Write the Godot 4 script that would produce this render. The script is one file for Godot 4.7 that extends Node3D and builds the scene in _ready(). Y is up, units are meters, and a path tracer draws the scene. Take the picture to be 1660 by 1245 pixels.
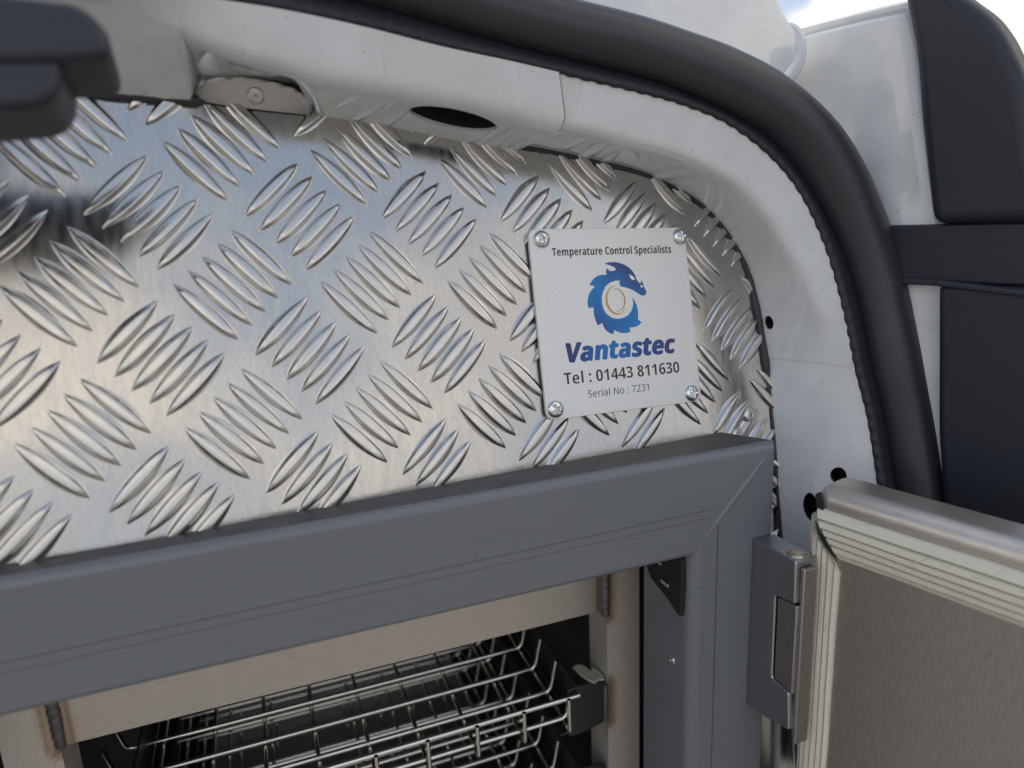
extends Node3D
# Rear corner of a white van: tread plate panel, maker's plate, grey door frame of an insulated cabinet with wire racks.

var PT: Transform3D          # frame of the tread plate: x along it, y up it, z out of it
var M := {}
var names := {}
const MM := 0.001

# curves on planes parallel to the tread plate, in millimetres (x, y pairs)
const CA := [-220.0, 41.0, -62.5, 39.4, -29.6, 40.7, -7.1, 40.4, 13.3, 40.4, 33.2, 40.2, 58.7, 39.5, 86.3, 37.2, 116.1, 33.3, 148.9, 30.5, 172.3, 27.4, 197.2, 23.2, 219.9, 15.2, 234.8, 5.6, 246.2, -7.3, 254.0, -22.0, 258.4, -42.9, 260.9, -66.8, 261.4, -87.7, 261.9, -105.6, 261.4, -129.4, 261.6, -153.3, 260.6, -218.6, 259.2, -307.3]
const CB := [-210.0, 53.0, -45.8, 53.7, -13.9, 54.8, -0.4, 53.0, 11.8, 49.7, 24.9, 44.3, 50.6, 38.8, 78.0, 36.9, 107.0, 34.3, 135.9, 29.3, 163.7, 24.9, 190.9, 20.9, 207.4, 16.2, 224.5, 8.9, 238.4, -3.1, 251.3, -20.4, 261.7, -38.3, 270.5, -59.3, 274.3, -80.5, 277.0, -104.5, 279.0, -128.5, 279.8, -156.7, 280.6, -227.1, 281.0, -311.5]
const CC := [-210.0, 54.0, -49.9, 54.9, -18.6, 55.8, -0.5, 56.1, 13.9, 56.0, 27.6, 55.7, 47.1, 54.7, 70.3, 52.6, 95.1, 49.5, 122.7, 46.9, 150.0, 43.8, 174.2, 41.1, 194.2, 38.0, 216.3, 31.8, 237.2, 19.3, 252.7, 3.2, 264.8, -20.7, 272.4, -49.2, 276.6, -72.4, 281.7, -95.0, 284.5, -122.3, 287.1, -150.9, 288.4, -226.0, 288.8, -309.3]
const CD := [-210.0, 60.5, -48.7, 60.7, -20.5, 62.2, -1.3, 62.8, 14.5, 63.1, 33.1, 63.0, 54.8, 61.9, 80.5, 59.1, 103.7, 55.6, 129.0, 52.3, 154.1, 49.6, 178.3, 46.8, 198.3, 42.5, 219.2, 35.9, 237.8, 27.1, 255.9, 9.8, 271.9, -15.9, 280.4, -40.4, 286.0, -72.0, 291.1, -95.8, 294.7, -123.3, 298.1, -152.1, 300.3, -227.8, 300.7, -311.6]
const CE := [-210.0, 69.0, -54.4, 69.8, -22.7, 71.6, -0.7, 72.6, 16.9, 73.2, 40.9, 73.4, 71.3, 73.4, 98.4, 72.7, 121.1, 71.5, 145.5, 69.7, 171.9, 67.4, 194.4, 64.3, 216.6, 60.0, 241.1, 51.6, 265.1, 35.9, 281.9, 17.0, 294.1, -6.3, 304.5, -36.0, 310.3, -63.7, 316.1, -92.4, 319.5, -124.2, 321.2, -155.9, 322.7, -233.5, 323.1, -319.7]

# ------------------------------------------------------------------ helpers
func numbered(called: String) -> String:
	if not names.has(called):
		names[called] = 0
		return called
	names[called] += 1
	return "%s_%03d" % [called, names[called]]

func thing(called: String, label: String, category: String, xf: Transform3D, group := "") -> Node3D:
	var o := Node3D.new()
	o.name = numbered(called)
	o.transform = xf
	add_child(o)
	o.set_meta("label", label)
	o.set_meta("category", category)
	if group != "":
		o.set_meta("group", group)
	return o

func put(called: String, mesh: Mesh, m: Material, parent: Node, xf := Transform3D.IDENTITY) -> MeshInstance3D:
	var o := MeshInstance3D.new()
	o.name = called
	o.mesh = mesh
	o.material_override = m
	o.transform = xf
	o.cast_shadow = GeometryInstance3D.SHADOW_CASTING_SETTING_ON
	parent.add_child(o, true)
	return o

func begin() -> SurfaceTool:
	var st := SurfaceTool.new()
	st.begin(Mesh.PRIMITIVE_TRIANGLES)
	return st

func done(st: SurfaceTool) -> ArrayMesh:
	st.generate_normals()
	st.index()
	return st.commit()

func tri(st: SurfaceTool, a: Vector3, b: Vector3, c: Vector3) -> void:
	st.add_vertex(a)
	st.add_vertex(b)
	st.add_vertex(c)

func quad(st: SurfaceTool, a: Vector3, b: Vector3, c: Vector3, d: Vector3) -> void:
	tri(st, a, b, c)
	tri(st, a, c, d)

# rows of points, joined into a sheet
func sheet(st: SurfaceTool, rows: Array, smooth := 0, flip := false) -> void:
	st.set_smooth_group(smooth)
	for i in rows.size() - 1:
		var r0: PackedVector3Array = rows[i]
		var r1: PackedVector3Array = rows[i + 1]
		for j in r0.size() - 1:
			if flip:
				quad(st, r0[j], r0[j + 1], r1[j + 1], r1[j])
			else:
				quad(st, r0[j], r1[j], r1[j + 1], r0[j + 1])

func tube(st: SurfaceTool, path: PackedVector3Array, radius, sides := 8, caps := true) -> void:
	var n := path.size()
	var rows := []
	var up := Vector3(0.0, 0.31, 0.95)
	for i in n:
		var t := (path[mini(i + 1, n - 1)] - path[maxi(i - 1, 0)]).normalized()
		var side := t.cross(up)
		if side.length() < 0.05:
			side = t.cross(Vector3.RIGHT)
		side = side.normalized()
		up = side.cross(t).normalized()
		var rr: float = radius[i] if radius is PackedFloat32Array else radius
		var ring := PackedVector3Array()
		for k in sides + 1:
			var a := TAU * float(k % sides) / sides
			ring.append(path[i] + (side * cos(a) + up * sin(a)) * rr)
		rows.append(ring)
	sheet(st, rows, 0)
	if caps:
		st.set_smooth_group(-1)
		for e in [0, n - 1]:
			var ring: PackedVector3Array = rows[e]
			for k in sides:
				if e == 0:
					tri(st, path[e], ring[k], ring[k + 1])
				else:
					tri(st, path[e], ring[k + 1], ring[k])

# corner rounded by a few points
func bent(points: Array, r := 0.004, seg := 5) -> PackedVector3Array:
	var out := PackedVector3Array([points[0]])
	for i in range(1, points.size() - 1):
		var a: Vector3 = points[i - 1]
		var b: Vector3 = points[i]
		var c: Vector3 = points[i + 1]
		var p := b + (a - b).normalized() * minf(r, a.distance_to(b) * 0.49)
		var q := b + (c - b).normalized() * minf(r, c.distance_to(b) * 0.49)
		for k in seg + 1:
			var t := float(k) / seg
			out.append(p.lerp(b, t).lerp(b.lerp(q, t), t))
	out.append(points[points.size() - 1])
	return out

func rbox(lo: Vector3, hi: Vector3, r: float, seg := 2) -> ArrayMesh:
	var st := begin()
	add_rbox(st, lo, hi, r, seg)
	st.index()
	return st.commit()

func add_rbox(st: SurfaceTool, lo: Vector3, hi: Vector3, r: float, seg := 2) -> void:
	r = minf(r, minf(hi.x - lo.x, minf(hi.y - lo.y, hi.z - lo.z)) * 0.49)
	var line := []
	for ax in 3:
		var l := []
		for k in seg + 1:
			l.append(lo[ax] + r * (1.0 - cos(PI / 2 * k / seg)) if seg > 1 else lo[ax] + r * k)
		for k in seg + 1:
			var q := seg - k
			l.append(hi[ax] - (r * (1.0 - cos(PI / 2 * q / seg)) if seg > 1 else r * q))
		line.append(l)
	for ax in 3:
		var u := (ax + 1) % 3
		var v := (ax + 2) % 3
		for s in [0, 1]:
			for i in line[u].size() - 1:
				for j in line[v].size() - 1:
					var c := []
					for d in [[0, 0], [1, 0], [1, 1], [0, 1]]:
						var p := Vector3.ZERO
						p[ax] = hi[ax] if s else lo[ax]
						p[u] = line[u][i + d[0]]
						p[v] = line[v][j + d[1]]
						c.append(p)
					var order := [0, 2, 1, 0, 3, 2] if s else [0, 1, 2, 0, 2, 3]
					for k in order:
						var p: Vector3 = c[k]
						var inner := p.clamp(lo + Vector3.ONE * r, hi - Vector3.ONE * r)
						var dir := (p - inner).normalized()
						st.set_normal(dir)
						st.add_vertex(inner + dir * r)

func inset(poly: PackedVector2Array, d: float) -> PackedVector2Array:
	var out := PackedVector2Array()
	var area := 0.0
	var n := poly.size()
	for i in n:
		area += poly[i].cross(poly[(i + 1) % n])
	var s := 1.0 if area > 0 else -1.0
	for i in n:
		var a := poly[(i + n - 1) % n]
		var b := poly[i]
		var c := poly[(i + 1) % n]
		var n1 := (b - a).normalized().orthogonal() * -s
		var n2 := (c - b).normalized().orthogonal() * -s
		var m := (n1 + n2)
		m = m / maxf(0.35, m.length_squared()) * 2.0
		out.append(b + m * d)
	return out

func cut(poly: PackedVector2Array) -> PackedInt32Array:
	var big := PackedVector2Array()
	for p in poly:
		big.append(p * 1000.0)
	return Geometry2D.triangulate_polygon(big)

# outline in x, y; from z0 (back) to z1 (front) with a rounded front edge
func prism(st: SurfaceTool, poly: PackedVector2Array, z0: float, z1: float, bev: float, seg := 2, xf := Transform3D.IDENTITY) -> void:
	var rings := []
	rings.append([poly, z0])
	for k in seg + 1:
		var a := PI / 2 * k / seg
		rings.append([inset(poly, bev * (1.0 - cos(a))), z1 - bev + bev * sin(a)])
	var rows := []
	for r in rings:
		var row := PackedVector3Array()
		var p: PackedVector2Array = r[0]
		for i in p.size() + 1:
			var q := p[i % p.size()]
			row.append(xf * Vector3(q.x, q.y, r[1]))
		rows.append(row)
	sheet(st, [rows[0], rows[1]], -1)
	sheet(st, rows.slice(1), 3)
	st.set_smooth_group(-1)
	for e in [0, rings.size() - 1]:
		var p: PackedVector2Array = rings[e][0]
		var idx := cut(poly)
		for k in range(0, idx.size(), 3):
			var a := xf * Vector3(p[idx[k]].x, p[idx[k]].y, rings[e][1])
			var b := xf * Vector3(p[idx[k + 1]].x, p[idx[k + 1]].y, rings[e][1])
			var c := xf * Vector3(p[idx[k + 2]].x, p[idx[k + 2]].y, rings[e][1])
			if e == 0:
				tri(st, a, c, b)
			else:
				tri(st, a, b, c)

func poly2(list: Array, scale := MM) -> PackedVector2Array:
	var out := PackedVector2Array()
	for i in range(0, list.size(), 2):
		out.append(Vector2(list[i], list[i + 1]) * scale)
	return out

func round_poly(p: PackedVector2Array, r: float, seg := 4) -> PackedVector2Array:
	var out := PackedVector2Array()
	var n := p.size()
	for i in n:
		var a := p[(i + n - 1) % n]
		var b := p[i]
		var c := p[(i + 1) % n]
		var u := b + (a - b).normalized() * minf(r, a.distance_to(b) * 0.45)
		var v := b + (c - b).normalized() * minf(r, c.distance_to(b) * 0.45)
		for k in seg + 1:
			var t := float(k) / seg
			out.append(u.lerp(b, t).lerp(b.lerp(v, t), t))
	return out

# a dome on the plane z = 0, axis +z
func dome(r: float, h: float, hole := 0.0) -> ArrayMesh:
	var st := begin()
	var prof := [Vector2(r, 0.0), Vector2(r * 0.985, h * 0.25), Vector2(r * 0.9, h * 0.55), Vector2(r * 0.72, h * 0.82), Vector2(r * 0.45, h * 0.96)]
	if hole > 0:
		prof += [Vector2(hole * 1.15, h), Vector2(hole, h * 0.9), Vector2(hole * 0.9, h * 0.1), Vector2(0, h * 0.1)]
	else:
		prof += [Vector2(r * 0.2, h), Vector2(0, h)]
	var rows := []
	for p in prof:
		var row := PackedVector3Array()
		for k in 25:
			var a := TAU * (k % 24) / 24.0
			row.append(Vector3(cos(a) * p.x, sin(a) * p.x, p.y))
		rows.append(row)
	sheet(st, rows, 0)
	return done(st)

func lin(r: float, g: float, b: float) -> Color:
	return Color(r, g, b).linear_to_srgb()

func mat(called: String, c: Color, rough: float, metal := 0.0) -> StandardMaterial3D:
	var m := StandardMaterial3D.new()
	m.resource_name = called
	m.albedo_color = c
	m.roughness = rough
	m.metallic = metal
	M[called] = m
	return m

# a repeating grey noise whose values run from lo to hi
func noise_tex(seed_: int, freq: float, lo: float, hi: float, octaves := 3, power := 1.0, size := 512) -> ImageTexture:
	var n := FastNoiseLite.new()
	n.seed = seed_
	n.frequency = freq
	n.noise_type = FastNoiseLite.TYPE_SIMPLEX_SMOOTH
	n.fractal_octaves = octaves
	var data := n.get_seamless_image(size, size).get_data()
	var out := PackedByteArray()
	out.resize(data.size() * 3)
	for i in data.size():
		var v := int(255.0 * clampf(lo + (hi - lo) * pow(data[i] / 255.0, power), 0.0, 1.0))
		out[i * 3] = v
		out[i * 3 + 1] = v
		out[i * 3 + 2] = v
	return ImageTexture.create_from_image(Image.create_from_data(size, size, false, Image.FORMAT_RGB8, out))

func tri_map(m: StandardMaterial3D, scale: Vector3) -> void:
	m.uv1_triplanar = true
	m.uv1_triplanar_sharpness = 6.0
	m.uv1_scale = scale

# ------------------------------------------------------------------ materials
func make_materials() -> void:
	var smooth_streak := noise_tex(12, 0.02, 0.8, 1.0, 3)
	var fine := noise_tex(3, 0.09, 0.0, 1.0, 4)
	var blotch := noise_tex(5, 0.012, 0.55, 1.0, 4)
	var dirt := noise_tex(8, 0.02, 0.93, 1.0, 5, 0.6)
	var streak := noise_tex(11, 0.11, 0.8, 1.0, 4)
	var speck := noise_tex(21, 0.16, 0.86, 1.0, 2, 0.7)

	var m := mat("aluminium", lin(0.55, 0.535, 0.515), 0.25, 1.0)
	m.roughness_texture = blotch
	m.heightmap_enabled = true
	m.heightmap_texture = fine
	m.heightmap_scale = 0.0005
	m.albedo_texture = noise_tex(31, 0.05, 0.94, 1.0, 4)
	tri_map(m, Vector3(34, 7, 12))

	detail(m, speck_tex(62, 1024, 1.0, 2600, 0.72, 0, 1.0, 260, 0.88, false), 8.0)

	m = mat("bar_aluminium", lin(0.58, 0.565, 0.545), 0.28, 1.0)
	m.roughness_texture = blotch
	m.heightmap_enabled = true
	m.heightmap_texture = fine
	m.heightmap_scale = 0.0006
	tri_map(m, Vector3(30, 30, 30))

	m = mat("white_paint", lin(0.735, 0.755, 0.775), 0.20)
	m.albedo_texture = dirt
	m.clearcoat_enabled = true
	m.clearcoat = 1.0
	m.clearcoat_roughness = 0.04
	tri_map(m, Vector3(5, 5, 5))
	detail(m, speck_tex(61, 512, 1.0, 130, 0.55, 0, 1.0, 14, 0.86, false), 9.0)

	m = mat("sealer_shade", lin(0.035, 0.038, 0.048), 0.55)  # dark tone of the real sealant, also used to paint joint and gap shade
	m = mat("scored", lin(0.05, 0.052, 0.062), 0.6)
	m = mat("cavity", lin(0.012, 0.012, 0.014), 0.8)

	m = mat("rubber", lin(0.060, 0.064, 0.080), 0.42)
	m.heightmap_enabled = true
	m.heightmap_texture = fine
	m.heightmap_scale = 0.004
	m.roughness_texture = noise_tex(17, 0.05, 0.75, 1.0, 4)
	m.albedo_texture = speck
	tri_map(m, Vector3(22, 22, 22))

	detail(m, speck_tex(63, 512, 0.80, 300, 0.6, 900, 1.0, 30, 1.0, false), 14.0)

	m = mat("dark_rubber", lin(0.018, 0.020, 0.028), 0.55)

	m = mat("door_trim", lin(0.025, 0.031, 0.050), 0.46)
	m.heightmap_enabled = true
	m.heightmap_texture = fine
	m.heightmap_scale = 0.006
	tri_map(m, Vector3(26, 26, 26))

	detail(m, speck_tex(64, 512, 0.82, 0, 1.0, 260, 1.0, 16, 1.0, false), 8.0)

	m = mat("bracket_plastic", lin(0.022, 0.025, 0.036), 0.5)

	m = mat("grey_frame", lin(0.215, 0.230, 0.255), 0.36)
	m.heightmap_enabled = true
	m.heightmap_texture = smooth_streak
	m.heightmap_scale = 0.0006
	m.roughness_texture = noise_tex(41, 0.03, 0.7, 1.0, 4)
	tri_map(m, Vector3(3, 40, 40))

	detail(m, speck_tex(65, 1024, 0.88, 420, 0.62, 320, 1.0, 150, 0.72, true), 5.0)
	m = mat("grime_shade_frame", lin(0.115, 0.112, 0.110), 0.5)  # grime streaks, with the shade of the header top put into the colour
	m.albedo_texture = noise_tex(71, 0.03, 0.55, 1.0, 5)
	tri_map(m, Vector3(4, 18, 18))

	m = mat("stainless", lin(0.70, 0.66, 0.61), 0.40, 0.85)
	m.roughness_texture = streak
	m.heightmap_enabled = true
	m.heightmap_texture = streak
	m.heightmap_scale = 0.0012
	m.albedo_texture = noise_tex(43, 0.05, 0.84, 1.0, 4)
	m.vertex_color_use_as_albedo = true
	tri_map(m, Vector3(5, 90, 90))

	m = mat("stainless_upright", lin(0.74, 0.69, 0.62), 0.50, 0.45)
	m.roughness_texture = streak
	m.heightmap_enabled = true
	m.heightmap_texture = streak
	m.heightmap_scale = 0.0012
	m.albedo_texture = M["stainless"].albedo_texture
	m.vertex_color_use_as_albedo = true
	tri_map(m, Vector3(90, 5, 90))

	m = mat("door_steel", lin(0.50, 0.468, 0.45), 0.46, 1.0)
	m.roughness_texture = streak
	m.heightmap_enabled = true
	m.heightmap_texture = streak
	m.heightmap_scale = 0.0008
	m.albedo_texture = M["stainless"].albedo_texture
	tri_map(m, Vector3(70, 4, 70))

	detail(m, speck_tex(66, 1024, 1.0, 260, 0.6, 0, 1.0, 160, 0.82, false), 5.0)

	m = mat("weld", lin(0.20, 0.18, 0.19), 0.42, 1.0)
	m.heightmap_enabled = true
	m.heightmap_texture = fine
	m.heightmap_scale = 0.02
	tri_map(m, Vector3(60, 60, 60))

	m = mat("rod_steel", lin(0.80, 0.77, 0.71), 0.17, 1.0)
	m = mat("liner", lin(0.30, 0.29, 0.28), 0.45, 1.0)
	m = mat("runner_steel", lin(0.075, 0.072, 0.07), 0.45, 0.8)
	m = mat("gasket", lin(0.76, 0.72, 0.60), 0.55)
	m.albedo_texture = dirt
	m.heightmap_enabled = true
	m.heightmap_texture = fine
	m.heightmap_scale = 0.002
	tri_map(m, Vector3(20, 20, 20))
	detail(m, speck_tex(67, 512, 1.0, 160, 0.6, 0, 1.0, 30, 0.7, false), 9.0)
	m = mat("sawn_aluminium", lin(0.52, 0.51, 0.50), 0.42, 1.0)
	m.heightmap_enabled = true
	m.heightmap_texture = streak
	m.heightmap_scale = 0.003
	tri_map(m, Vector3(8, 70, 70))
	m = mat("moss", lin(0.10, 0.085, 0.04), 0.95)
	m = mat("hinge_steel", lin(0.44, 0.45, 0.47), 0.3, 1.0)
	m = mat("pin_brass", lin(0.60, 0.50, 0.38), 0.3, 1.0)
	m = mat("zinc", lin(0.74, 0.76, 0.76), 0.20, 1.0)
	m = mat("rivet_metal", lin(0.62, 0.61, 0.59), 0.3, 1.0)
	m = mat("paint_flake", lin(0.46, 0.48, 0.40), 0.6)

	m = mat("plate_print", lin(0.90, 0.91, 0.90), 0.50, 0.35)
	m.albedo_texture = speck
	m.heightmap_enabled = true
	m.heightmap_texture = fine
	m.heightmap_scale = 0.002
	tri_map(m, Vector3(16, 16, 16))
	m = mat("ink_black", lin(0.022, 0.022, 0.026), 0.5)
	m = mat("ink_colour", Color.WHITE, 0.45)
	m.vertex_color_use_as_albedo = true
	m = mat("ink_paper", lin(0.85, 0.86, 0.85), 0.50, 0.35)
	m = mat("ground", lin(0.28, 0.272, 0.262), 0.9)
	m.albedo_texture = noise_tex(51, 0.03, 0.7, 1.0, 5)
	tri_map(m, Vector3(0.8, 0.8, 0.8))

# specks and scratches on an even ground: dark and light specks, fine lines along u or in all directions
func speck_tex(seed_: int, size: int, base: float, darks: int, dark: float, lights: int, light: float, lines: int, line: float, lengthwise: bool) -> ImageTexture:
	var rng := RandomNumberGenerator.new()
	rng.seed = seed_
	var img := Image.create(size, size, false, Image.FORMAT_RGB8)
	img.fill(Color(base, base, base))
	for k in lines:
		var p := Vector2(rng.randf() * size, rng.randf() * size)
		var dir := Vector2.from_angle(rng.randf_range(-0.05, 0.05) if lengthwise else rng.randf() * TAU)
		var n := rng.randi_range(20, 220 if lengthwise else 90)
		var v := lerpf(base, line, rng.randf_range(0.3, 1.0))
		var bend := rng.randf_range(-0.004, 0.004)
		for i in n:
			dir = dir.rotated(bend)
			p += dir
			var f := lerpf(base, v, sin(PI * i / n))
			img.set_pixel(posmod(int(p.x), size), posmod(int(p.y), size), Color(f, f, f))
	for k in darks + lights:
		var v := dark if k < darks else light
		var x := rng.randi_range(0, size - 1)
		var y := rng.randi_range(0, size - 1)
		var r := 0 if rng.randf() < 0.6 else 1
		for dx in range(-r, r + 1):
			for dy in range(-r, r + 1):
				if dx * dx + dy * dy <= r and rng.randf() < 0.9:
					var f := lerpf(base, v, rng.randf_range(0.4, 1.0))
					img.set_pixel(posmod(x + dx, size), posmod(y + dy, size), Color(f, f, f))
	return ImageTexture.create_from_image(img)

func detail(m: StandardMaterial3D, t: Texture2D, scale: float) -> void:
	m.detail_enabled = true
	m.detail_albedo = t
	m.detail_blend_mode = BaseMaterial3D.BLEND_MODE_MUL
	m.detail_uv_layer = BaseMaterial3D.DETAIL_UV_2
	m.uv2_triplanar = true
	m.uv2_triplanar_sharpness = 6.0
	m.uv2_scale = Vector3.ONE * scale

# ------------------------------------------------------------------ sky
func make_sky() -> void:
	var cam := Camera3D.new()
	cam.name = "camera"
	add_child(cam)
	var basis_ := Basis(Vector3(0.93641, -0.0416, 0.34845), Vector3(0.1178, 0.97259, -0.20046), Vector3(-0.33056, 0.22876, 0.91564)).orthonormalized()
	cam.transform = Transform3D(basis_, Vector3(0.02875, 1.49332, 0.27047))
	var lens := CameraAttributesPhysical.new()
	lens.frustum_focal_length = 21.976
	lens.frustum_focus_distance = 0.306
	lens.frustum_near = 0.01
	lens.frustum_far = 3000.0
	lens.exposure_aperture = 6.3
	cam.attributes = lens
	cam.fov = rad_to_deg(2.0 * atan(622.5 / 1140.0))
	cam.near = 0.01
	cam.far = 3000.0
	cam.current = true

	var w := 1024
	var h := 512
	var n := FastNoiseLite.new()
	n.seed = 44
	n.noise_type = FastNoiseLite.TYPE_SIMPLEX_SMOOTH
	n.frequency = 1.0
	n.fractal_octaves = 5
	n.fractal_gain = 0.5
	var tone := FastNoiseLite.new()
	tone.seed = 132
	tone.frequency = 0.9
	tone.fractal_octaves = 3
	var img := Image.create(w, h, false, Image.FORMAT_RGBF)
	for y in h:
		var el := (0.5 - (y + 0.5) / h) * PI
		var up := sin(el)
		var ce := cos(el)
		for x in w:
			var az := ((x + 0.5) / w - 0.5) * TAU
			var d := Vector3(sin(az) * ce, up, -cos(az) * ce)
			var c := Color(0.20, 0.195, 0.19)
			if up > -0.02:
				var u := maxf(up, 0.0)
				var blue := Color(0.52, 0.64, 0.80).lerp(Color(0.29, 0.37, 0.53), pow(u, 0.6))
				# clouds lie on a layer: the higher one looks, the larger they are
				var k := 1.0 / (u + 0.34)
				var p := Vector3(d.x * k, 0.5 * u, d.z * k)
				var f := n.get_noise_3d(p.x * 0.95, p.y, p.z * 0.95)
				var cover := smoothstep(-0.05, 0.09, f + 0.10 + 0.25 * (0.40 - u))
				var t := 0.5 + 1.5 * tone.get_noise_3d(p.x * 1.2, p.y, p.z * 1.2)
				var cloud := Color(1.20, 1.12, 0.98).lerp(Color(0.50, 0.52, 0.60), clampf(t, 0.0, 1.0))
				c = blue.lerp(cloud, cover)
				var low := exp(-u * 10.0)
				c = c.lerp(Color(0.92, 0.91, 0.90), low * 0.45)
				if up < 0.0:
					c = c.lerp(Color(0.20, 0.195, 0.19), -up / 0.02)
			img.set_pixel(x, y, c)
	var sky_mat := PanoramaSkyMaterial.new()
	sky_mat.panorama = ImageTexture.create_from_image(img)
	var sky := Sky.new()
	sky.sky_material = sky_mat
	var env := Environment.new()
	env.background_mode = Environment.BG_SKY
	env.sky = sky
	env.tonemap_mode = Environment.TONE_MAPPER_LINEAR
	env.tonemap_exposure = 1.24
	env.sdfgi_enabled = true
	env.ssao_enabled = true
	env.ssil_enabled = true
	var we := WorldEnvironment.new()
	we.name = "environment"
	we.environment = env
	add_child(we)

	var sun := DirectionalLight3D.new()
	sun.name = "sun"
	sun.light_energy = 1.0
	sun.light_color = Color(1.0, 0.95, 0.87)
	sun.light_angular_distance = 0.5
	sun.shadow_enabled = true
	add_child(sun)
	# the sun stands high behind the van, so that the opening lies in the van's own shade
	sun.look_at_from_position(Vector3(0.7, 3.4, -3.0), Vector3.ZERO)

# ------------------------------------------------------------------ curves of the door opening
func knot(c: Array, i: int) -> Vector2:
	i = clampi(i, 0, c.size() / 2 - 1)
	return Vector2(c[i * 2], c[i * 2 + 1]) * MM

func along(c: Array, t: float) -> Vector2:
	var i := clampi(int(floor(t)), 0, c.size() / 2 - 2)
	var f := t - i
	return knot(c, i).cubic_interpolate(knot(c, i + 1), knot(c, i - 1), knot(c, i + 2), f)

func v3(p: Vector2, z: float) -> Vector3:
	return Vector3(p.x, p.y, z)

# surface of the painted channel round the opening: v = 0 at the tread plate, 1 under the rubber
func channel(t: float, v: float) -> Vector3:
	var a := v3(along(CA, t), 0.0008)
	# pocket above the fixing tab
	a.y += 0.0104 * smoothstep(0.0155, 0.0172, a.x) * (1.0 - smoothstep(0.0530, 0.0580, a.x))
	var b := v3(along(CB, t), 0.0305)
	var c := v3(along(CC, t), 0.0380)
	var p := a.lerp(b, 0.84)
	var q := b.lerp(c, 0.24)
	if v < 0.5:
		return a.lerp(p, v / 0.5)
	if v < 0.76:
		var s := (v - 0.5) / 0.26
		return p.lerp(b, s).lerp(b.lerp(q, s), s)
	return q.lerp(c, (v - 0.76) / 0.24)

func channel_off(t: float, v: float, d: float) -> Vector3:
	var p := channel(t, v)
	if d == 0.0:
		return p
	var du := channel(t + 0.02, v) - channel(t - 0.02, v)
	var dv := channel(t, minf(v + 0.01, 1.0)) - channel(t, maxf(v - 0.01, 0.0))
	var n := du.cross(dv).normalized()
	return p + n * d

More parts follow.
